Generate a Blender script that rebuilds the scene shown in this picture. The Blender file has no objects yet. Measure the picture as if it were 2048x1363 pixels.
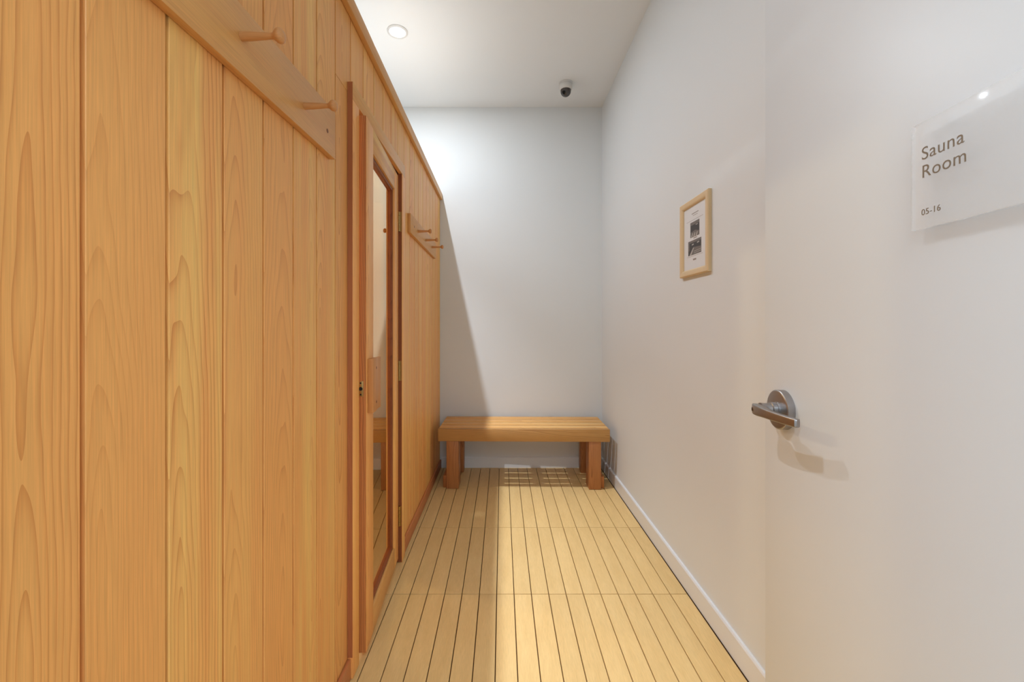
import bpy, bmesh, math, random
from mathutils import Vector, Matrix
random.seed(7)
C = bpy.context.scene.collection
R = math.radians

# ------------------------------------------------------------------ camera, world, lights, exposure
F, VX, VY, CAM_H = 850.0, 1004.0, 650.0, 1.20      # focal length in px of a 2048 px wide frame
cd = bpy.data.cameras.new('camera'); cam = bpy.data.objects.new('camera', cd); C.objects.link(cam)
cam.location = (0, 0, CAM_H); cam.rotation_euler = (R(90), 0, 0)
cd.sensor_fit = 'HORIZONTAL'; cd.sensor_width = 36.0; cd.lens = F / 2048 * 36.0
cd.shift_x = (1024 - VX) / 2048; cd.shift_y = -(681.5 - VY) / 2048
cd.clip_start = 0.02; cd.clip_end = 50
bpy.context.scene.camera = cam

sc = bpy.context.scene
sc.view_settings.view_transform = 'Standard'; sc.view_settings.look = 'None'
sc.view_settings.gamma = 1.0; sc.view_settings.use_curve_mapping = False
sc.view_settings.exposure = 0.0
w = bpy.data.worlds.new('world'); sc.world = w; w.use_nodes = True
w.node_tree.nodes['Background'].inputs[0].default_value = (0.9, 0.93, 1, 1)
w.node_tree.nodes['Background'].inputs[1].default_value = 0.05

LX, LZ = -0.656, 3.042                 # the row of downlights above the sauna roof
P_DOWN_A, P_DOWN_B, P_CORE_A, P_CORE_B, P_SAUNA, P_FILL = 19.5, 11, 195, 110, 33, 63
def light(name, kind, loc, power, col, rot=(0, 0, 0), **kw):
    l = bpy.data.lights.new(name, kind); l.energy = power; l.color = col
    for k, v in kw.items(): setattr(l, k, v)
    o = bpy.data.objects.new(name, l); C.objects.link(o); o.location = loc; o.rotation_euler = rot
    return o
DOWN_COL = (0.84, 0.915, 1.0)
light('downlight_beam', 'AREA', (LX, 2.667, 3.028), P_DOWN_A, DOWN_COL, shape='DISK', size=0.028)
light('downlight_beam', 'AREA', (LX, 0.85, 3.028), P_DOWN_B, DOWN_COL, shape='DISK', size=0.028)
for yy, pw in ((2.667, P_CORE_A), (0.85, P_CORE_B)):
    light('downlight_core', 'SPOT', (LX, yy, 3.022), pw, DOWN_COL, spot_size=R(74), spot_blend=1.0, shadow_soft_size=0.012)
light('sauna_lamp_glow', 'POINT', (-1.30, 2.32, 2.05), P_SAUNA, (0.86, 0.94, 1.0), shadow_soft_size=0.024)
light('hall_fill_glow', 'AREA', (0.1, -1.15, 2.66), P_FILL, (0.68, 0.85, 1.0), shape='RECTANGLE', size=2.2, size_y=1.6)  # fill light added in the unseen hall to brighten the corridor

# ------------------------------------------------------------------ materials
def srgb(r, g, b):
    f = lambda c: (c / 255) / 12.92 if c / 255 <= 0.04045 else ((c / 255 + 0.055) / 1.055) ** 2.4
    return (f(r), f(g), f(b), 1)
def newmat(name):
    m = bpy.data.materials.new(name); m.use_nodes = True
    return m, m.node_tree.nodes, m.node_tree.links, m.node_tree.nodes['Principled BSDF']
def mth(nt, op, a, b=None, c=None, clamp=False):
    n = nt.nodes.new('ShaderNodeMath'); n.operation = op; n.use_clamp = clamp
    for i, v in enumerate((a, b, c)):
        if v is None: continue
        if isinstance(v, (int, float)): n.inputs[i].default_value = v
        else: nt.links.new(v, n.inputs[i])
    return n.outputs[0]
def mixc(nt, fac, a, b, mode='MIX'):
    n = nt.nodes.new('ShaderNodeMix'); n.data_type = 'RGBA'; n.blend_type = mode
    for i, v in ((0, fac), (6, a), (7, b)):
        if isinstance(v, (int, float)): n.inputs[i].default_value = v
        elif isinstance(v, tuple): n.inputs[i].default_value = v
        else: nt.links.new(v, n.inputs[i])
    return n.outputs[2]
def noise(nt, vec, scale, detail=3, rough=0.5):
    n = nt.nodes.new('ShaderNodeTexNoise'); nt.links.new(vec, n.inputs['Vector'])
    n.inputs['Scale'].default_value = scale; n.inputs['Detail'].default_value = detail; n.inputs['Roughness'].default_value = rough
    return n.outputs['Fac']
def comb(nt, a, b, c):
    n = nt.nodes.new('ShaderNodeCombineXYZ')
    for i, v in enumerate((a, b, c)):
        if isinstance(v, (int, float)): n.inputs[i].default_value = v
        else: nt.links.new(v, n.inputs[i])
    return n.outputs[0]
def wood(name, axes, c1, c2, c3, freq=120, rough=0.42, ring=1.15, slope=0.045, fibre=1.5, spec=0.38):
    """axes 'uwv': which local axes are across / depth / along the grain. c1 base, c2 ring line, c3 pale sapwood.
    obj.color red = share of pale sapwood, green = ring contrast, blue = overall tone."""
    m, N, L, P = newmat(name); nt = m.node_tree
    tc = N.new('ShaderNodeTexCoord'); sp = N.new('ShaderNodeSeparateXYZ'); L.new(tc.outputs['Object'], sp.inputs[0])
    ax = {'x': sp.outputs[0], 'y': sp.outputs[1], 'z': sp.outputs[2]}
    u, wd, v = ax[axes[0]], ax[axes[1]], ax[axes[2]]
    oi = N.new('ShaderNodeObjectInfo'); rnd = oi.outputs['Random']
    oc = N.new('ShaderNodeSeparateColor'); L.new(oi.outputs['Color'], oc.inputs[0])
    r100 = mth(nt, 'MULTIPLY', rnd, 91.7)
    slow = noise(nt, comb(nt, mth(nt, 'MULTIPLY', u, 5), r100, mth(nt, 'MULTIPLY', v, 1.1)), 1.0, 3)
    wob = noise(nt, comb(nt, mth(nt, 'MULTIPLY', u, 22), r100, mth(nt, 'MULTIPLY', v, 5)), 1.0, 2)
    u0 = mth(nt, 'MULTIPLY', mth(nt, 'SUBTRACT', mth(nt, 'FRACT', mth(nt, 'MULTIPLY', rnd, 7.13)), 0.5), 0.10)
    du = mth(nt, 'ADD', mth(nt, 'SUBTRACT', u, u0), mth(nt, 'MULTIPLY', mth(nt, 'SUBTRACT', wob, 0.5), 0.010))
    a0 = mth(nt, 'MULTIPLY', mth(nt, 'SUBTRACT', mth(nt, 'FRACT', mth(nt, 'MULTIPLY', rnd, 3.77)), 0.4), 0.10)
    dd = mth(nt, 'ADD', mth(nt, 'ADD', mth(nt, 'MULTIPLY', v, slope), a0), mth(nt, 'MULTIPLY', mth(nt, 'SUBTRACT', slow, 0.5), 0.10))
    dd = mth(nt, 'ADD', dd, wd)
    r = mth(nt, 'SQRT', mth(nt, 'ADD', mth(nt, 'MULTIPLY', du, du), mth(nt, 'MULTIPLY', dd, dd)))
    s = mth(nt, 'FRACT', mth(nt, 'MULTIPLY', r, freq))
    s = mth(nt, 'POWER', s, 4.0)                            # soft rise and sharp late-wood edge
    fib = noise(nt, comb(nt, mth(nt, 'MULTIPLY', u, 420), mth(nt, 'ADD', mth(nt, 'MULTIPLY', wd, 420), r100), mth(nt, 'MULTIPLY', v, 9)), 1.0, 3, 0.6)
    streak = noise(nt, comb(nt, mth(nt, 'MULTIPLY', u, 26), r100, mth(nt, 'MULTIPLY', v, 0.7)), 1.0, 2)
    col = mixc(nt, mth(nt, 'MULTIPLY', s, mth(nt, 'MULTIPLY', oc.outputs['Green'], 0.75 * ring)), c1, c2)
    st = mth(nt, 'MULTIPLY', mth(nt, 'SUBTRACT', streak, 0.40), 3.5, clamp=True)
    col = mixc(nt, mth(nt, 'MULTIPLY', st, mth(nt, 'MULTIPLY', oc.outputs['Red'], 0.75)), col, mixc(nt, mth(nt, 'MULTIPLY', s, mth(nt, 'MULTIPLY', oc.outputs['Green'], 0.5)), c3, c1))
    fb = mth(nt, 'ADD', mth(nt, 'MULTIPLY', fib, 0.30 * fibre), 1.0 - 0.15 * fibre)
    fb = mth(nt, 'MULTIPLY', fb, mth(nt, 'ADD', mth(nt, 'MULTIPLY', oc.outputs['Blue'], 0.5), 0.5))
    col = mixc(nt, 1.0, col, comb(nt, fb, fb, fb), 'MULTIPLY')
    L.new(col, P.inputs['Base Color'])
    P.inputs['Roughness'].default_value = rough; P.inputs['Specular IOR Level'].default_value = spec
    b = N.new('ShaderNodeBump'); b.inputs['Strength'].default_value = 0.12; b.inputs['Distance'].default_value = 0.001
    L.new(mth(nt, 'ADD', s, fib), b.inputs['Height']); L.new(b.outputs[0], P.inputs['Normal'])
    return m
CA, CB, CC = srgb(244, 173, 98), srgb(204, 120, 54), srgb(250, 206, 118)
W_Z = wood('cedar_upright_grain', 'yxz', CA, CB, CC)
W_Y = wood('cedar_lengthwise_grain', 'zxy', srgb(222, 160, 92), CB, CC, ring=0.5)
RA, RB, RC = srgb(196, 124, 74), srgb(146, 84, 46), srgb(224, 160, 92)
W_EDGE = wood('cedar_door_edge_grain', 'xyz', srgb(198, 122, 66), srgb(138, 72, 36), srgb(214, 146, 84), freq=150, slope=0.02)
W_RED = wood('red_cedar_upright_grain', 'yxz', srgb(176, 104, 64), RB, RA)
W_JAMB = wood('dark_heartwood_jamb', 'xyz', srgb(150, 84, 48), srgb(112, 56, 30), srgb(160, 96, 56))
W_REDY = wood('red_cedar_lengthwise_grain', 'zxy', srgb(206, 128, 78), RB, srgb(220, 150, 90), ring=.6)
W_BX = wood('bench_wood_lengthwise', 'yzx', srgb(234, 176, 104), srgb(180, 114, 54), srgb(246, 202, 128), freq=110, ring=0.8)
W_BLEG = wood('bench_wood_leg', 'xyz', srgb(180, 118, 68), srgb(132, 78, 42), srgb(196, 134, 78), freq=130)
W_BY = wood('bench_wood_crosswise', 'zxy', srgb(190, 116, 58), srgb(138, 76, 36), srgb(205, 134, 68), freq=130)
W_IN = wood('sauna_lining_wood', 'yxz', srgb(232, 192, 138), srgb(208, 152, 96), srgb(240, 206, 152))
W_HANDLE = wood('handle_wood', 'yxz', srgb(206, 140, 80), srgb(170, 104, 54), srgb(222, 160, 96), freq=120, ring=.6)
W_PEG = wood('peg_wood', 'yzx', srgb(214, 150, 92), srgb(190, 122, 66), srgb(224, 164, 104), ring=.3, rough=.4)

def plain(name, col, rough=0.5, metal=0.0, spec=0.5, bump=0, bscale=200, var=0.0):
    m, N, L, P = newmat(name); nt = m.node_tree
    P.inputs['Roughness'].default_value = rough; P.inputs['Metallic'].default_value = metal; P.inputs['Specular IOR Level'].default_value = spec
    tc = N.new('ShaderNodeTexCoord')
    if var:
        n = noise(nt, tc.outputs['Object'], 1.3, 3)
        k = mth(nt, 'ADD', mth(nt, 'MULTIPLY', n, var), 1 - var / 2)
        L.new(mixc(nt, 1.0, col, comb(nt, k, k, k), 'MULTIPLY'), P.inputs['Base Color'])
    else: P.inputs['Base Color'].default_value = col
    if bump:
        b = N.new('ShaderNodeBump'); b.inputs['Strength'].default_value = bump; b.inputs['Distance'].default_value = 0.001
        L.new(noise(nt, tc.outputs['Object'], bscale, 2), b.inputs['Height']); L.new(b.outputs[0], P.inputs['Normal'])
    return m
M_WALL = plain('white_wall_paint', (0.79, 0.81, 0.815, 1), 0.6, bump=0.15, bscale=260, var=0.03)
M_CEIL = plain('ceiling_paint', (0.87, 0.885, 0.89, 1), 0.8, spec=0.2, bump=0.1, var=0.02)
M_TRIM = plain('white_gloss_trim', (0.83, 0.84, 0.845, 1), 0.35)
M_DOOR = plain('door_paint', (0.755, 0.775, 0.785, 1), 0.42, spec=0.45, bump=0.06, bscale=180, var=0.02)
M_DARK = plain('dark_subfloor', srgb(104, 66, 26), 0.8)
M_HALL = plain('hall_floor_tile', srgb(170, 160, 145), 0.5)
M_STEEL = plain('satin_steel', srgb(164, 161, 161), 0.36, metal=1.0)
M_STEELD = plain('dark_keyway', srgb(40, 36, 34), 0.4, metal=1.0)
M_BRASS = plain('aged_brass', srgb(176, 146, 92), 0.35, metal=1.0)
M_BLACK = plain('black_hole', (0.006, 0.005, 0.004, 1), 0.8)
M_SCREW = plain('screw_plug', srgb(130, 78, 44), 0.5)
M_PALEW = plain('pale_frame_wood', srgb(226, 200, 158), 0.45)
M_PAPER = plain('printed_paper', (0.80, 0.80, 0.81, 1), 0.4)
M_INK = plain('grey_ink', srgb(150, 140, 132), 0.6)
M_PHD = plain('photo_dark', srgb(52, 46, 46), 0.4)
M_PHM = plain('photo_mid', srgb(112, 104, 98), 0.4)
M_PHL = plain('photo_light', srgb(190, 184, 178), 0.4)
M_TEXT = plain('sign_lettering', srgb(128, 112, 92), 0.5)
M_PLAST = plain('white_plastic', (0.72, 0.71, 0.69, 1), 0.35)

def floor_mat():
    m, N, L, P = newmat('bamboo_floor_plank'); nt = m.node_tree
    tc = N.new('ShaderNodeTexCoord'); sp = N.new('ShaderNodeSeparateXYZ'); L.new(tc.outputs['Object'], sp.inputs[0])
    oi = N.new('ShaderNodeObjectInfo'); rnd = oi.outputs['Random']; r100 = mth(nt, 'MULTIPLY', rnd, 77.7)
    x, y = sp.outputs[0], sp.outputs[1]
    fib = noise(nt, comb(nt, mth(nt, 'MULTIPLY', x, 520), mth(nt, 'MULTIPLY', y, 26), r100), 1.0, 4, 0.65)
    blot = noise(nt, comb(nt, mth(nt, 'MULTIPLY', x, 30), mth(nt, 'MULTIPLY', y, 5), r100), 1.0, 3)
    k = mth(nt, 'ADD', mth(nt, 'MULTIPLY', fib, 0.42), 0.79)
    k = mth(nt, 'MULTIPLY', k, mth(nt, 'ADD', mth(nt, 'MULTIPLY', blot, 0.12), 0.94))
    k = mth(nt, 'MULTIPLY', k, mth(nt, 'ADD', mth(nt, 'MULTIPLY', rnd, 0.08), 0.95))
    base = mixc(nt, blot, srgb(228, 189, 124), srgb(233, 200, 140))
    L.new(mixc(nt, 1.0, base, comb(nt, k, k, k), 'MULTIPLY'), P.inputs['Base Color'])
    P.inputs['Roughness'].default_value = 0.42; P.inputs['Specular IOR Level'].default_value = 0.4
    b = N.new('ShaderNodeBump'); b.inputs['Strength'].default_value = 0.15; b.inputs['Distance'].default_value = 0.001
    L.new(fib, b.inputs['Height']); L.new(b.outputs[0], P.inputs['Normal'])
    return m
M_FLOOR = floor_mat()
def emis(name, col, s):
    m, N, L, P = newmat(name)
    P.inputs['Emission Color'].default_value = col; P.inputs['Emission Strength'].default_value = s
    P.inputs['Base Color'].default_value = (0.8, 0.8, 0.8, 1)
    return m
M_LAMP = emis('lamp_lens', (1, 0.97, 0.93, 1), 2.0)
M_LAMPW = emis('sauna_lamp_glass', (1, 0.86, 0.66, 1), 8.0)
M_FILL = emis('hall_fill_diffuser', (1, 0.97, 0.94, 1), 2.0)  # glow of the added fill panel

def glass_mat(name, refl_tint, trans_tint, f0, f1, rough=0.0):
    m, N, L, P = newmat(name); nt = m.node_tree; N.remove(P)
    lw = N.new('ShaderNodeLayerWeight'); lw.inputs[0].default_value = 0.5
    fac = mth(nt, 'ADD', mth(nt, 'MULTIPLY', mth(nt, 'POWER', lw.outputs['Facing'], 3.0), f1 - f0), f0, clamp=True)
    g = N.new('ShaderNodeBsdfGlossy'); g.inputs[0].default_value = refl_tint; g.inputs['Roughness'].default_value = rough
    t = N.new('ShaderNodeBsdfTransparent'); t.inputs[0].default_value = trans_tint
    mx = N.new('ShaderNodeMixShader'); L.new(fac, mx.inputs[0]); L.new(t.outputs[0], mx.inputs[1]); L.new(g.outputs[0], mx.inputs[2])
    L.new(mx.outputs[0], N['Material Output'].inputs[0])
    return m
M_GLASS = glass_mat('sauna_door_glass', (1.0, 0.86, 0.62, 1), (0.95, 0.82, 0.62, 1), 0.12, 1.30)
def acrylic():
    m, N, L, P = newmat('frosted_acrylic')
    P.inputs['Base Color'].default_value = (0.96, 0.96, 0.96, 1); P.inputs['Roughness'].default_value = 0.05
    P.inputs['Specular IOR Level'].default_value = 0.6
    t = N.new('ShaderNodeBsdfTransparent'); t.inputs[0].default_value = (1, 1, 1, 1)
    mx = N.new('ShaderNodeMixShader'); mx.inputs[0].default_value = 0.30
    L.new(t.outputs[0], mx.inputs[1]); L.new(P.outputs[0], mx.inputs[2]); L.new(mx.outputs[0], N['Material Output'].inputs[0])
    return m
M_ACRYL = acrylic()
def dome_mat():
    m, N, L, P = newmat('smoked_dome'); P.inputs['Base Color'].default_value = srgb(58, 50, 48)
    P.inputs['Roughness'].default_value = 0.08; P.inputs['Specular IOR Level'].default_value = 0.9
    return m
M_DOME = dome_mat()

# ------------------------------------------------------------------ helpers
class MB:
    """collects world-space geometry of ONE mesh object"""
    def __init__(s): s.v = []; s.f = []
    def add(s, vs, fs):
        n = len(s.v); s.v += [tuple(p) for p in vs]; s.f += [tuple(i + n for i in f) for f in fs]; return s
    def box(s, x0, x1, y0, y1, z0, z1, T=None):
        vs = [Vector((x, y, z)) for x in (x0, x1) for y in (y0, y1) for z in (z0, z1)]
        if T: vs = [T(p) for p in vs]
        return s.add(vs, [(0, 1, 3, 2), (4, 6, 7, 5), (0, 4, 5, 1), (2, 3, 7, 6), (0, 2, 6, 4), (1, 5, 7, 3)])
    def prism(s, poly, fn, a, b):
        """poly = 2-D outline, fn(p, q, t) -> point, extruded from t=a to t=b"""
        n = len(poly); vs = [fn(p, q, a) for p, q in poly] + [fn(p, q, b) for p, q in poly]
        return s.add(vs, [tuple(range(n))[::-1], tuple(range(n, 2 * n))] + [(i, (i + 1) % n, n + (i + 1) % n, n + i) for i in range(n)])
    def lathe(s, prof, base, axis, seg=28, caps=True):
        """prof = [(radius, distance along axis)]"""
        ax = Vector(axis).normalized(); up = Vector((0, 0, 1)) if abs(ax.z) < 0.9 else Vector((1, 0, 0))
        e1 = ax.cross(up).normalized(); e2 = ax.cross(e1); vs = []; fs = []
        for r, h in prof:
            for k in range(seg):
                a = 2 * math.pi * k / seg
                vs.append(Vector(base) + ax * h + (e1 * math.cos(a) + e2 * math.sin(a)) * r)
        for i in range(len(prof) - 1):
            for k in range(seg):
                k2 = (k + 1) % seg; fs.append((i * seg + k, i * seg + k2, (i + 1) * seg + k2, (i + 1) * seg + k))
        if caps: fs += [tuple(range(seg))[::-1], tuple(range((len(prof) - 1) * seg, len(prof) * seg))]
        return s.add(vs, fs)
    def build(s, name, mat, parent=None, bevel=0.0, seg=2, smooth=False, col=None, origin=None):
        xs = list(zip(*s.v)); c = Vector([(min(q) + max(q)) / 2 for q in xs])
        if origin is not None: c = Vector(origin)
        me = bpy.data.meshes.new(name); me.from_pydata([Vector(p) - c for p in s.v], [], s.f)
        bm = bmesh.new(); bm.from_mesh(me)
        bmesh.ops.recalc_face_normals(bm, faces=bm.faces)
        if bevel:
            ed = [e for e in bm.edges if len(e.link_faces) == 2 and e.calc_face_angle(0) > 0.9]
            bmesh.ops.bevel(bm, geom=ed, offset=bevel, segments=seg, affect='EDGES', clamp_overlap=True, profile=0.5)
        if smooth or bevel:
            for f in bm.faces: f.smooth = True
            for e in bm.edges:
                if len(e.link_faces) == 2 and e.calc_face_angle(0) > R(38): e.smooth = False
        bm.to_mesh(me); bm.free(); me.materials.append(mat)
        o = bpy.data.objects.new(name, me); C.objects.link(o)
        pw = Vector((0, 0, 0)); p = parent
        while p is not None: pw += p.location; p = p.parent
        o.location = c - pw; o.parent = parent
        if col: o.color = (*col, 1)
        return o
def box(name, mat, parent, x0, x1, y0, y1, z0, z1, bevel=0.0, T=None, col=None, **k):
    return MB().box(x0, x1, y0, y1, z0, z1, T).build(name, mat, parent, bevel, col=col, **k)
def tag(o, label=None, cat=None, group=None, kind=None):
    if label: o['label'] = label
    if cat: o['category'] = cat
    if group: o['group'] = group
    if kind: o['kind'] = kind
    return o
def thing(name, loc, label=None, cat=None, group=None, kind=None):
    o = bpy.data.objects.new(name, None); C.objects.link(o); o.location = loc; o.empty_display_size = 0.1
    return tag(o, label, cat, group, kind)

# ------------------------------------------------------------------ room shell
XR, XL, YB, YN, ZC = 0.845, -2.60, 3.592, 0.12, 3.042
SX = -0.524                                    # face of the sauna cladding
t = 0.12
def struct(name, mat, *b, **k):
    return tag(box(name, mat, None, *b, **k), kind='structure')
tag(struct('wall_back', M_WALL, XL - t, XR + t, YB, YB + t, -0.05, ZC + 0.1), 'white painted wall behind the bench')
struct('wall_right', M_WALL, XR, XR + t, YN, YB, -0.05, ZC + 0.1)
struct('wall_left', M_WALL, XL - t, XL, YN, YB, -0.05, ZC + 0.1)
struct('ceiling', M_CEIL, XL - t, XR + t, YN - t, YB + t, ZC, ZC + 0.1)
DH0, DH1, DTOP = -0.36, 0.575, 2.13            # the doorway the camera looks through
fr = MB().box(XL - t, DH0, 0, YN, -0.05, ZC).box(DH1, XR + t, 0, YN, -0.05, ZC).box(DH0, DH1, 0, YN, DTOP, ZC)
tag(fr.build('wall_front', M_WALL), kind='structure')
hl = MB().box(-1.6, -1.5, -2.4, 0, -0.05, 2.75).box(1.6, 1.7, -2.4, 0, -0.05, 2.75).box(-1.6, 1.7, -2.5, -2.4, -0.05, 2.75)
tag(hl.build('wall_hall', M_WALL), kind='structure')
struct('ceiling_hall', M_CEIL, -1.6, 1.7, -2.5, 0, 2.70, 2.80)
struct('floor_hall', M_HALL, -1.6, 1.7, -2.5, 0.12, -0.05, -0.001)

# floor: separate planks on a dark base, laid in rows 0.62 m long
fl = struct('floor', M_DARK, XL, XR, YN, YB, -0.05, -0.0135)
PW, G = 0.0775, 0.0036
rows = [0.02, 0.648, 1.274, 1.8995, 2.525, 3.150, YB + 0.02]
xk = [-0.0236 + PW * k for k in range(-7, 12)]
for j in range(len(rows) - 1):
    for k in range(len(xk) - 1):
        x0, x1 = xk[k] + G / 2, min(xk[k + 1] - G / 2, XR - 0.003)
        if x1 - x0 < 0.01: continue
        y0, y1 = max(rows[j] + G / 2, YN + 0.002), min(rows[j + 1] - G / 2, YB - 0.002)
        box('floor_plank', M_FLOOR, fl, x0, x1, y0, y1, -0.0133, random.uniform(-0.0006, 0), bevel=0.0008, seg=1)

def baseboard(name, pts, mat=M_TRIM, h=0.09, tk=0.013, along='y', a=0, b=1, face=0, sgn=-1):
    prof = [(0, 0), (tk, 0), (tk, h - 0.006), (tk - 0.004, h), (0, h)]
    if along == 'y': fn = lambda p, q, s: Vector((face + sgn * p, s, q))
    else: fn = lambda p, q, s: Vector((s, face + sgn * p, q))
    return tag(MB().prism(prof, fn, a, b).build(name, mat), kind='structure')
baseboard('baseboard_right', None, along='y', a=YN, b=YB - 0.0005, face=XR)
baseboard('baseboard_back', None, along='x', a=-0.51, b=XR - 0.0135, face=YB)

# ------------------------------------------------------------------ sauna cabin
cab = thing('sauna_cabin', (-1.4, 1.9, 0), 'honey-coloured cedar sauna cabin clad in upright boards along the corridor', 'sauna')
ZT = 2.256
CY0, CY1 = 0.44, 2.21                           # casing outer edges of the door opening are 1.44 .. 2.21
DO0, DO1 = 1.44, 2.21
pitch = 0.134
# pale sapwood share, ring contrast, tone for each board from the camera outwards
look = {0: (.15, .75, .98), 1: (.1, .35, .97), 2: (1.0, 1.0, 1.0), 3: (.5, .6, .98), 4: (.15, .5, .98), 5: (1, .5, 1.0), 6: (.7, .7, 1.0), 7: (.3, .8, .96)}
Xf = SX
def board(y0, y1, z0, z1, col):
    w_ = y1 - y0
    prof = [(0, -.018), (0, -.0095), (.0062, -.0092), (.0064, -.0010), (.0074, 0), (w_ - .0012, 0), (w_ - .0003, -.0009), (w_ - .0003, -.018)]
    fn = lambda p, q, s: Vector((Xf + q, y0 + p, s))
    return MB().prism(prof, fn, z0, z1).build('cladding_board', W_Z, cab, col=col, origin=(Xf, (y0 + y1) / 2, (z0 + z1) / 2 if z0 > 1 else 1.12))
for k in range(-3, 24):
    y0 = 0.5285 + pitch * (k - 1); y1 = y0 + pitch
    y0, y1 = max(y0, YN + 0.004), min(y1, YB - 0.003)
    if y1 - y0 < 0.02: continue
    c = look.get(k, (random.uniform(.5, 1), random.uniform(.4, .9), random.uniform(1.02, 1.2)))  # unlisted boards: yellower sapwood, and tone raised to stand in for missing light
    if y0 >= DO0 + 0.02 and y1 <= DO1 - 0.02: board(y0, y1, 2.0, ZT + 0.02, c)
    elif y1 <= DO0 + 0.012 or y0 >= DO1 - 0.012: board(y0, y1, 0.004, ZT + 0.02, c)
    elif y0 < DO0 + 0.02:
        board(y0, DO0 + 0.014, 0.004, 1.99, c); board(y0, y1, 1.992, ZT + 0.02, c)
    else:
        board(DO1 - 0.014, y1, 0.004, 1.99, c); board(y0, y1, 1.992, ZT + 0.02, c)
# trims
def along(name, mat, x0, x1, y0, y1, z0, z1, bv=0.0015, col=(.4, .6, 1)):
    return box(name, mat, cab, x0, x1, y0, y1, z0, z1, bevel=bv, col=col)
along('crown_trim', W_Y, SX + .0005, -0.5035, YN + .003, YB - .002, 2.256, 2.309, 0.003)
along('base_trim', W_REDY, SX + .0005, -0.511, YN + .003, 1.4395, 0.001, 0.072, 0.003)
along('base_trim', W_REDY, SX + .0005, -0.511, 2.2105, YB - .014, 0.001, 0.072, 0.003)
along('roof_panel', plain('roof_panel_paint', srgb(174, 168, 160), .8), XL + .01, SX - .019, YN + .004, YB - .004, 2.262, 2.302, 0)
# casing: side pieces and header, inner faces reddish heartwood
CX = -0.505
along('side_casing', W_Z, SX + .0005, CX, 1.44, 1.503, 0.002, 1.965, 0.0015, (.8, .5, 1.3))
along('side_casing', W_Z, SX + .0005, CX, 2.150, 2.213, 0.002, 1.965, 0.0015, (.9, .4, 1.3))
along('header_casing', W_Y, SX + .0005, CX, 1.44, 2.213, 1.9655, 2.026, 0.0015, (.3, .3, 1.1))
# reddish heartwood edge strips of the casing (its outer and inner edges)
along('casing_edge', W_RED, SX + .0007, CX - .0012, 1.4385, 1.4398, 0.075, 2.024, 0, (.3, .5, 1))
along('casing_edge', W_JAMB, SX - .02, CX - .0015, 2.1485, 2.1499, 0.004, 1.964, 0, (.1, .5, .85))
# jambs lining the opening
along('door_jamb', W_Z, SX - .075, SX - .0185, 1.481, 1.503, 0.002, 1.985, 0, (.2, .6, .95))
along('door_jamb', W_JAMB, SX - .075, SX - .0205, 2.150, 2.172, 0.002, 1.985, 0, (.2, .6, .95))
along('door_jamb', W_Y, SX - .075, SX - .0185, 1.5035, 2.1495, 1.9655, 1.985, 0, (.2, .6, .95))
along('door_stop', W_Z, SX - .075, SX - .048, 1.5035, 1.515, 0.002, 1.965, 0, (.2, .6, .95))
# lining of the warm room inside
IX0 = -2.35
lin = MB().box(SX - .05, SX - .0188, YN + .004, 1.4805, 0.002, 2.26).box(SX - .05, SX - .0188, 2.1725, YB - .004, 0.002, 2.26) \
    .box(SX - .05, SX - .0188, 1.4805, 2.1725, 1.9855, 2.26)
lin.build('inner_wall', W_IN, cab, col=(.5, .7, 1))
along('inner_wall', W_IN, IX0, SX - .0505, YB - .05, YB - .004, 0.002, 2.26, 0, (.6, .7, 1))
along('inner_wall', W_IN, IX0, SX - .0505, 0.62, 0.66, 0.002, 2.26, 0)
along('inner_wall', W_IN, IX0 - .04, IX0 - .0005, 0.62, YB - .004, 0.002, 2.26, 0)
along('inner_ceiling', W_IN, IX0, SX - .051, 0.661, YB - .051, 2.22, 2.2595, 0)
along('inner_floor', plain('sauna_floor_wood', srgb(120, 84, 50), .6), IX0, SX - .051, 0.661, YB - .051, -0.012, 0.0015, 0)

# the glazed sauna door, slightly ajar, hinged on its far edge
LEAF_L, TH = 0.618, 0.036
HY, HX = 2.136, -0.5215                        # hinge edge, outer face
ANG = math.atan2(0.0365, LEAF_L)
def SD(p):
    """door space (x outward from the outer face, y = distance from the hinge edge toward the latch, z)"""
    s, n = p[1], p[0]
    return Vector((HX + math.sin(ANG) * s + math.cos(ANG) * n, HY - math.cos(ANG) * s + math.sin(ANG) * n, p[2]))
Z0, Z1 = 0.03, 1.95
door = MB().box(-TH, 0, 0, .09, Z0, Z1, SD).build('door_leaf', W_Z, cab, bevel=0.002, col=(.8, .4, 1.2))
MB().box(-TH, 0, LEAF_L - .104, LEAF_L - .0012, Z0, Z1, SD).build('stile', W_Z, door, bevel=0.002, col=(.3, .5, 1.15))
MB().box(-TH + .001, -.001, LEAF_L - .0012, LEAF_L, Z0 + .001, Z1 - .001, SD).build('latch_edge', W_EDGE, door, col=(.4, 1.2, .9))
MB().box(-TH, -.0003, .0905, LEAF_L - .1045, 1.855, Z1, SD).build('rail', W_Y, door, bevel=0.002, col=(.9, .4, 1))
MB().box(-TH, -.0003, .0905, LEAF_L - .1045, Z0, .127, SD).build('rail', W_Y, door, bevel=0.002, col=(.4, .5, 1))
g0, g1 = .0907, LEAF_L - .1047
bead = MB()
for o0, zz0, zz1, s0, s1 in ((0, 1.843, 1.8547, g0, g1), (0, .1273, .139, g0, g1), (0, .139, 1.843, g0, g0 + .011), (0, .139, 1.843, g1 - .011, g1)):
    bead.box(-.020, -.009, s0, s1, zz0, zz1, SD)
bead.build('glazing_bead', W_JAMB, door, col=(.1, .8, .9))
MB().box(-.0245, -.0205, g0, g1, .1273, 1.8547, SD).build('glass_pane', M_GLASS, door)
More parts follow.
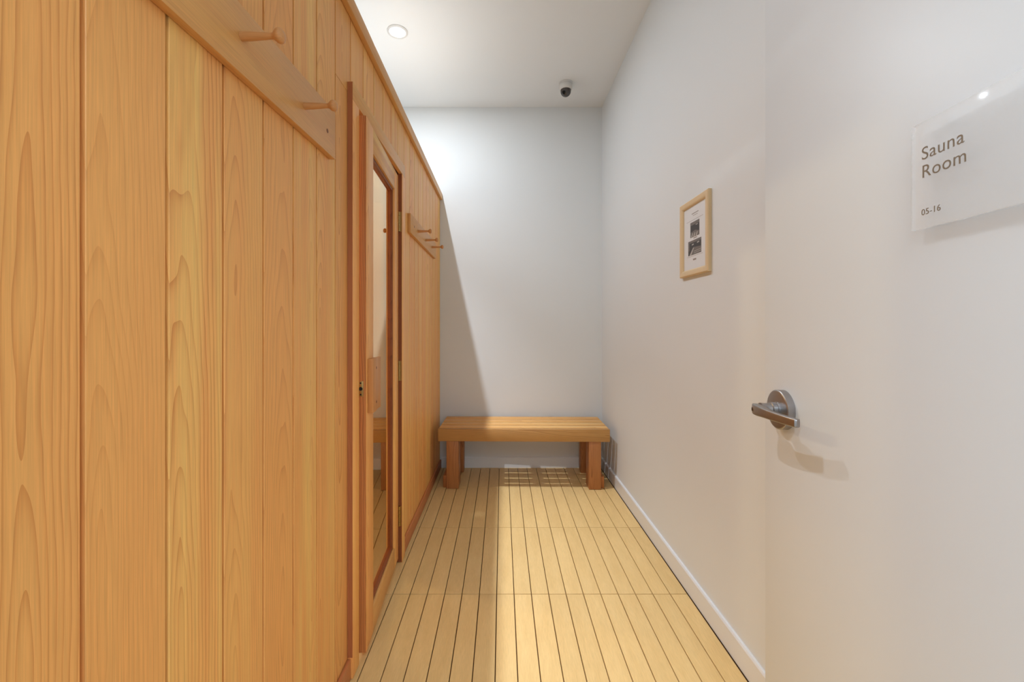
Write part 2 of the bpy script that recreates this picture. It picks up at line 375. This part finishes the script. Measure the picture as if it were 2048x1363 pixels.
# pull handle board with a scooped edge
hp = [(.0005, 0), (.019, 0), (.021, .004), (.0205, .05), (.017, .08), (.0175, .105), (.020, .120), (.0175, .129), (.011, .130), (.008, .118), (.008, .09), (.0005, .082)]
hs = LEAF_L - .018
hd = MB().prism(hp, lambda p, q, s: SD((p, hs - q, s)), .882, 1.078).build('door_handle', W_HANDLE, door, bevel=0.0015, smooth=True, col=(.3, .7, 1))
for zz in (.915, 1.042):
    MB().lathe([(.0048, .0), (.0048, .0012), (.003, .0016)], SD((.0203, hs - .046, zz)), SD((1, 0, 0)) - SD((0, 0, 0)), 14).build('handle_screw', M_SCREW, door)
# strike plate on the latch edge
nrm = SD((0, 1, 0)) - SD((0, 0, 0))
MB().box(-.0285, -.0105, LEAF_L, LEAF_L + .0015, .945, 1.000, SD).build('latch_plate', M_BRASS, door, bevel=.0006)
hole = MB().lathe([(.0068, 0), (.0068, .0006)], SD((-.0195, LEAF_L + .0016, .973)), nrm, 20)
for zz in (.9525, .9935): hole.lathe([(.0030, 0), (.0030, .0005)], SD((-.0195, LEAF_L + .0016, zz)), nrm, 12)
hole.build('latch_hole', M_BLACK, door)
# butt hinges
for zc in (1.722, .970, .238):
    hg = MB().box(HX + .0002, HX + .0015, HY - .004, HY - .0005, zc - .05, zc + .05)
    for q in range(5):
        a = zc - .05 + q * .02
        hg.lathe([(.0048, .0006), (.0048, .0194)], (HX + .0035, HY + .0065, a), (0, 0, 1), 14)
    hg.box(HX + .002, CX - .003, 2.1468, 2.1484, zc - .05, zc + .05)
    hg.build('hinge', M_BRASS, door, smooth=True)

# lamp inside the sauna
lamp = tag(MB().lathe([(.075, 0), (.075, .014), (.06, .02)], (-1.30, 2.32, 2.2195), (0, 0, -1), 24).build('sauna_lamp', M_BRASS, smooth=True),
           'small round lamp on the ceiling inside the sauna', 'lamp')
MB().lathe([(.045, 0), (.05, .02), (.045, .045), (.03, .06), (.01, .066)], (-1.30, 2.32, 2.1985), (0, 0, -1), 20).build('lamp_glass', M_LAMPW, lamp, smooth=True)

# ------------------------------------------------------------------ peg rails
def peg_rail(y0, y1, zb0, zt0, zb1, zt1, pegs, label, plugs, end_mat=None):
    th = 0.018; x0, x1 = SX + .0003, SX + th
    r = thing('peg_rail', (SX, (y0 + y1) / 2, zb0), label, 'peg rail', None)
    vs = [(x, y, z) for x in (x0, x1) for y, z in ((y0, zb0), (y0, zt0), (y1, zt1), (y1, zb1))]
    MB().add(vs, [(0, 1, 2, 3), (4, 7, 6, 5), (0, 4, 5, 1), (1, 5, 6, 2), (2, 6, 7, 3), (3, 7, 4, 0)]).build('rail_board', W_Y, r, bevel=0.002, col=(.15, .35, .99))
    for py, pz in pegs:
        MB().lathe([(.0088, 0), (.0084, .004), (.0080, .02), (.0066, .045), (.0058, .058), (.0062, .062), (.0095, .066), (.0128, .070),
                    (.0140, .0745), (.0128, .079), (.0085, .0825), (.003, .0838)], (x1, py, pz), (1, 0, 0.015), 24).build('peg', W_PEG, r, smooth=True, col=(.3, .3, .97))
    for py, pz in plugs:
        MB().lathe([(.0062, 0), (.0062, .0006), (.004, .0010)], (x1 - .0001, py, pz), (1, 0, 0), 16).build('screw_plug', M_SCREW, r, smooth=True)
    return r
peg_rail(0.16, 1.292, 1.668, 1.790, 1.703, 1.8455, [(.8256, 1.7605), (1.089, 1.761)],
         'wooden peg rail with two large pegs on the boards nearest the camera', [(1.232, 1.763)])
peg_rail(2.357, 3.255, 1.714, 1.822, 1.708, 1.828, [(2.56, 1.765), (2.822, 1.765), (3.07, 1.764)],
         'wooden peg rail with three pegs beyond the sauna door, near the back wall', [(2.455, 1.768)])

# ------------------------------------------------------------------ bench
B0, B1, BF, BB, BZ = -0.4645, 0.790, 3.105, 3.563, 0.440
bench = thing('bench', (.163, 3.34, 0), 'low wooden slatted bench on square legs against the white back wall', 'bench')
brot = R(0.9)
def BT(p):
    c = Vector((.163, 3.33)); q = Vector((p[0], p[1])) - c
    return Vector((c.x + q.x * math.cos(-brot) - q.y * math.sin(-brot), c.y + q.x * math.sin(-brot) + q.y * math.cos(-brot), p[2]))
box('front_fascia', W_BX, bench, B0, B1, BF, BF + .036, BZ - .090, BZ, bevel=.0025, T=BT, col=(.0, 1, .35))
gapY = [BF + .048, BF + .1435, BF + .2475, BF + .3515, BF + .4535]
for i in range(4):
    box('slat', W_BX, bench, B0 + .001, B1 - .001, gapY[i], gapY[i + 1] - .0165, BZ - .020, BZ - .0005, bevel=.002, T=BT, col=(random.uniform(.3, 1), .8, random.uniform(.95, 1)))
for lx in (-.4045, .638):
    for y0, y1 in ((BF + .0375, BF + .1255), (BB - .105, BB - .017)):
        box('leg', W_BLEG, bench, lx, lx + .089, y0 - (.034 if y0 < 3.3 else 0), y1, 0.001, BZ - .0905 if y0 < 3.3 else BZ - .0205, bevel=.003, T=BT, col=(.4, .8, .95))
for x0, x1 in ((-.4325, -.405), (.7275, .755)):
    box('foot_runner', W_BY, bench, x0, x1, BF + .03, BB - .02, 0.001, .088, bevel=.003, T=BT, col=(.4, .8, .9))
for xc in (-.36, -.10, .163, .425, .68):
    box('cleat', W_BY, bench, xc - .028, xc + .028, BF + .0365, BB - .01, BZ - .089, BZ - .0205, bevel=.002, T=BT, col=(.3, .7, .9)) if abs(xc - .163) < .4 else None

# ------------------------------------------------------------------ downlights, camera dome
def downlight(y, label):
    r = thing('ceiling_downlight', (LX, y, ZC), label, 'light')
    MB().lathe([(.050, 0.004), (.052, .0075), (.060, .0072), (.0645, .004), (.065, 0.0)], (LX, y, ZC - .0003), (0, 0, -1), 40, caps=False).build('trim_ring', M_PLAST, r, smooth=True)
    MB().lathe([(.050, 0.001), (.050, .0045), (.035, .0052), (.01, .0054)], (LX, y, ZC - .0003), (0, 0, -1), 40).build('lens', M_LAMP, r, smooth=True)
downlight(2.667, 'round recessed downlight glowing in the white ceiling above the sauna')
downlight(0.85, 'round recessed downlight overhead near the doorway')

CXc, CYc = .485, 3.235
dc = thing('dome_camera', (CXc, CYc, ZC), 'small white security camera with smoked dome on the ceiling by the back wall', 'camera')
MB().lathe([(.052, 0), (.052, .009), (.049, .011), (.0495, .013)], (CXc, CYc, ZC - .0003), (0, 0, -1), 36).build('mounting_plate', M_PLAST, dc, smooth=True)
MB().lathe([(.0475, .0125), (.049, .015), (.050, .040), (.047, .050), (.041, .0545)], (CXc, CYc, ZC), (0, 0, -1), 36).build('housing', M_PLAST, dc, smooth=True)
dm = MB().lathe([(.0400, .0545), (.0395, .064)] + [(.0395 * math.cos(a), .064 + .0395 * math.sin(a)) for a in [R(d) for d in (12, 25, 38, 50, 62, 74, 84)]], (CXc, CYc, ZC), (0, 0, -1), 36)
dmo = dm.build('dome', M_DOME, dc, smooth=True)
lv = (Vector((0, 0, 1.2)) - Vector((CXc, CYc, ZC - .07))).normalized()
MB().lathe([(.013, .030), (.013, .0425), (.011, .0440), (.009, .0430)], Vector((CXc, CYc, ZC - .066)) + Vector((-.008, 0, 0)), lv + Vector((-.15, 0, -.1)), 20).build('camera_lens', M_BLACK, dc, smooth=True)

# ------------------------------------------------------------------ framed notice on the right wall
fy0, fy1, fz0, fz1 = 1.712, 1.984, 1.418, 1.752
fx = XR - .0165
fo = thing('framed_notice', (XR, (fy0 + fy1) / 2, fz0), 'pale wooden framed notice with two small photos on the right wall', 'picture frame')
bw = .029
def bar(pts):      # mitred moulding
    prof = [(.0, .0), (.0, .013), (.004, .0165), (.020, .0165), (.027, .012), (.029, .008), (.029, 0)]
    (ay, az), (by, bz), (iy, iz), (jy, jz) = pts   # outer a,b  inner i(at a), j(at b)
    vs = []
    for f, d in prof:
        k = f / bw
        vs.append((XR - .0003 - d, ay + (iy - ay) * k, az + (iz - az) * k))
    for f, d in prof:
        k = f / bw
        vs.append((XR - .0003 - d, by + (jy - by) * k, bz + (jz - bz) * k))
    n = len(prof)
    MB().add(vs, [tuple(range(n)), tuple(range(n, 2 * n))[::-1]] + [(i, (i + 1) % n, n + (i + 1) % n, n + i) for i in range(n)]).build('frame_bar', M_PALEW, fo, smooth=True)
oy = [(fy0, fz0), (fy0, fz1), (fy1, fz1), (fy1, fz0)]
iy_ = [(fy0 + bw, fz0 + bw), (fy0 + bw, fz1 - bw), (fy1 - bw, fz1 - bw), (fy1 - bw, fz0 + bw)]
for i in range(4):
    j = (i + 1) % 4; bar((oy[i], oy[j], iy_[i], iy_[j]))
sheet = box('paper_sheet', M_PAPER, fo, XR - .0065, XR - .0015, fy0 + bw - .001, fy1 - bw + .001, fz0 + bw - .001, fz1 - bw + .001)
# the print: u 0..1 from the far (left in view) edge to the near edge, v from the bottom
pu0, pu1, pv0, pv1 = fy1 - bw, fy0 + bw, fz0 + bw, fz1 - bw
def pr(mb, poly, lift):
    n = len(poly); P3 = lambda u, v, d: (XR - .0066 - d, pu0 + (pu1 - pu0) * u, pv0 + (pv1 - pv0) * v)
    mb.add([P3(u, v, lift) for u, v in poly] + [P3(u, v, lift + .0002) for u, v in poly],
           [tuple(range(n)), tuple(range(n, 2 * n))] + [(i, (i + 1) % n, n + (i + 1) % n, n + i) for i in range(n)])
def rc(mb, u0, u1, v0, v1, lift=0): pr(mb, [(u0, v0), (u1, v0), (u1, v1), (u0, v1)], lift)
for q in ((.36, .66, .872, .884), (.42, .62, .843, .850), (.12, .86, .775, .779), (.44, .60, .478, .492), (.16, .84, .203, .207), (.42, .56, .135, .160)):
    ink = MB(); rc(ink, *q); ink.build('printed_line', M_INK, sheet)
def photo(u0, u1, v0, v1, kind):
    U = lambda a: u0 + (u1 - u0) * a; V = lambda b: v0 + (v1 - v0) * b
    d = MB()
    rc(d, u0, u1, v0, v1)
    ph = None
    class Q:
        def __init__(s, n, m): s.n, s.m = n, m
    tone, shine = Q('photo_tone', M_PHM), Q('photo_highlight', M_PHL)
    ph = d.build('printed_photo', M_PHD, fo)
    def S(kind_, poly, lift):
        mb = MB(); pr(mb, [(U(a), V(b)) for a, b in poly], lift); mb.build(kind_.n, kind_.m, ph)
    if kind == 0:
        S(tone, [(0, .80), (1, .80), (1, 1), (0, 1)], .0003); S(tone, [(0, 0), (1, 0), (1, .28), (.55, .42), (0, .34)], .0003)
        for a in (.08, .34, .60): S(shine, [(a, .02), (a + .14, .02), (a + .24, .26), (a + .16, .26)], .0006)
        S(shine, [(.62, .72), (.86, .72), (.86, .76), (.62, .76)], .0006)
    else:
        S(tone, [(0, .84), (1, .84), (1, 1), (0, 1)], .0003); S(tone, [(.05, 0), (1, 0), (1, .42), (.42, .52)], .0003); S(tone, [(0, .3), (.12, .35), (.12, .84), (0, .84)], .0003)
        S(shine, [(.12, .0), (.24, .0), (.46, .46), (.40, .48)], .0006); S(shine, [(.30, .66), (.44, .68), (.44, .76), (.30, .74)], .0006); S(shine, [(.70, .70), (.86, .72), (.86, .80), (.70, .78)], .0006)
        for b in (.08, .2): S(shine, [(.45, b), (1, b + .03), (1, b + .06), (.45, b + .03)], .0006)
photo(.30, .70, .505, .745, 0); photo(.20, .78, .225, .455, 1)

# ------------------------------------------------------------------ entrance door (open, at the right) with lever and sign
E = Vector((.656, 1.06)); dvec = Vector((-.0961, -.9954)); nvec = Vector((-.9954, .0961))
def ED(p):            # p = (out from the door face, distance from the free edge toward the hinge, z)
    q = E + dvec * p[1] + nvec * p[0]
    return Vector((q.x, q.y, p[2]))
d1 = thing('door_1', ED((0, .9, 0)), 'white painted entrance door standing open at the right of the corridor', None, kind='structure')
MB().box(-.044, 0, 0, .91, .008, 2.10, ED).build('door_leaf', M_DOOR, d1, bevel=.0015)
for zc in (.25, 1.05, 1.85):
    MB().lathe([(.007, 0), (.007, .1)], ED((.006, .916, zc - .05)), (0, 0, 1), 14).build('hinge', M_STEEL, d1, smooth=True)
# lever set
lev_s, lev_z = .085, 1.0065
nd = Vector((nvec.x, nvec.y, 0)); dd_ = Vector((dvec.x, dvec.y, 0))
ls = MB().lathe([(.0448, .0002), (.0448, .0150), (.0436, .0164), (.0410, .0170), (.016, .0170)], ED((0, lev_s, lev_z)), nd, 48).build('lever_set', M_STEEL, d1, smooth=True)
MB().lathe([(.0175, .0165), (.0175, .020), (.0160, .0205), (.0160, .0245), (.0168, .0250), (.0168, .030), (.0145, .031), (.0140, .0450), (.0150, .052)], ED((0, lev_s, lev_z)), nd, 36).build('lever_neck', M_STEEL, ls, smooth=True)
path = [(-.0155, .0535, .0095), (-.013, .0580, .0118), (-.006, .0605, .0126), (.004, .0615, .0128), (.018, .0620, .0125), (.032, .0622, .0112), (.050, .0615, .0102),
        (.075, .0595, .0096), (.100, .0565, .0092), (.122, .0528, .0088), (.138, .0495, .0086), (.1405, .0488, .0070)]
lv_v, lv_f = [], []
NS = 16
for i, (s, o, hh) in enumerate(path):
    a = path[max(i - 1, 0)]; b = path[min(i + 1, len(path) - 1)]
    tg = Vector((b[0] - a[0], b[1] - a[1])).normalized(); nn = Vector((-tg.y, tg.x))
    tt = .0062 if i not in (0, len(path) - 1) else .0035
    tt = tt + (.004 if 2 <= i <= 5 else 0)
    for k in range(NS):
        a_ = 2 * math.pi * (k + .5) / NS; ca, sa = math.cos(a_), math.sin(a_)
        cx_ = math.copysign(abs(ca) ** .35, ca) * tt; cz_ = math.copysign(abs(sa) ** .35, sa) * hh
        lv_v.append(ED((o + nn.y * cx_ - (.004 if 2 <= i <= 5 else 0), lev_s + s + nn.x * cx_, lev_z + cz_ - .001)))
for i in range(len(path) - 1):
    for k in range(NS):
        k2 = (k + 1) % NS; lv_f.append((i * NS + k, i * NS + k2, (i + 1) * NS + k2, (i + 1) * NS + k))
lv_f += [tuple(range(NS))[::-1], tuple(range((len(path) - 1) * NS, len(path) * NS))]
MB().add(lv_v, lv_f).build('lever', M_STEEL, ls, smooth=True)
MB().lathe([(.0066, 0), (.0066, .0015), (.0055, .0022)], ED((.0655, lev_s - .004, lev_z - .001)), nd, 20).build('key_cylinder', M_STEEL, ls, smooth=True)
MB().box(.0677, .0683, lev_s - .0048, lev_s - .0032, lev_z - .0045, lev_z + .0030, ED).build('keyhole', M_STEELD, ls)
MB().box(-.034, -.010, -.0015, 0, lev_z - .028, lev_z + .028, ED).build('latch_faceplate', M_STEEL, d1)

# sign plate
sg0 = .4435                                    # distance of the plate's far edge from the free edge of the door
so = .0105; sth = .0055
sg = thing('room_sign', ED((0, sg0 + .1, 1.341)), 'frosted clear room sign reading Sauna Room 05-16 on the open white door', 'sign')
MB().box(so, so + sth, sg0, sg0 + .205, 1.337, 1.4880, ED).build('sign_plate', M_ACRYL, sg, bevel=.0006)
def text(body, size, s, z, name):
    cu = bpy.data.curves.new(name, 'FONT'); cu.body = body; cu.size = size; cu.extrude = .00015; cu.space_character = 1.06; cu.offset = -0.004 * size if size > .02 else 0
    o = bpy.data.objects.new(name, cu); C.objects.link(o)
    dg = bpy.context.evaluated_depsgraph_get(); dg.update()
    me = bpy.data.meshes.new_from_object(o.evaluated_get(dg)); bpy.data.objects.remove(o); bpy.data.curves.remove(cu)
    mb = MB(); mb.add([ED((so + sth + .0003 + v.co.z, s + v.co.x, z + v.co.y)) for v in me.vertices], [tuple(p.vertices) for p in me.polygons])
    bpy.data.meshes.remove(me)
    return mb.build(name, M_TEXT, sg)
text('Sauna', .0256, sg0 + .0165, 1.4335, 'lettering')
text('Room', .0256, sg0 + .0165, 1.4080, 'lettering')
text('05-16', .0122, sg0 + .0165, 1.3555, 'lettering')
for s_, z_ in ((.045, 1.474), (.16, 1.474)):
    MB().lathe([(.004, .0002), (.004, so - .0002)], ED((0, sg0 + s_, z_)), nd, 14).build('standoff', M_ACRYL, sg, smooth=True)

# unseen light panel added behind the camera as fill for the corridor
hp_ = thing('hall_fill_panel', (.1, -1.15, 2.70), 'flat fill light panel added out of view in the hall behind the doorway', 'light')
box('fill_panel_frame', M_PLAST, hp_, -.8, 1.0, -1.85, -.45, 2.685, 2.6995)
box('fill_panel_diffuser', M_FILL, hp_, -.77, .97, -1.82, -.48, 2.682, 2.6845)

# labels for the pieces of the room itself
for n_, l_, c_ in (('wall_back', 'white painted wall behind the bench', 'wall'), ('wall_right', 'long white wall with the framed notice', 'wall'),
                   ('wall_left', 'white wall behind the sauna cabin', 'wall'), ('wall_front', 'white wall around the entrance doorway', 'wall'),
                   ('wall_hall', 'white walls of the hall outside the doorway', 'wall'), ('ceiling', 'white corridor ceiling with downlight and dome camera', 'ceiling'),
                   ('ceiling_hall', 'white ceiling of the hall outside the doorway', 'ceiling'), ('floor', 'narrow honey-coloured floor planks in short rows with dark joints', 'floor'),
                   ('floor_hall', 'pale tiled floor of the hall outside', 'floor'), ('baseboard_right', 'white baseboard along the long right wall', 'baseboard'),
                   ('baseboard_back', 'white baseboard behind the bench', 'baseboard'), ('door_1', 'white painted entrance door standing open at the right', 'door')):
    tag(bpy.data.objects[n_], l_, c_)
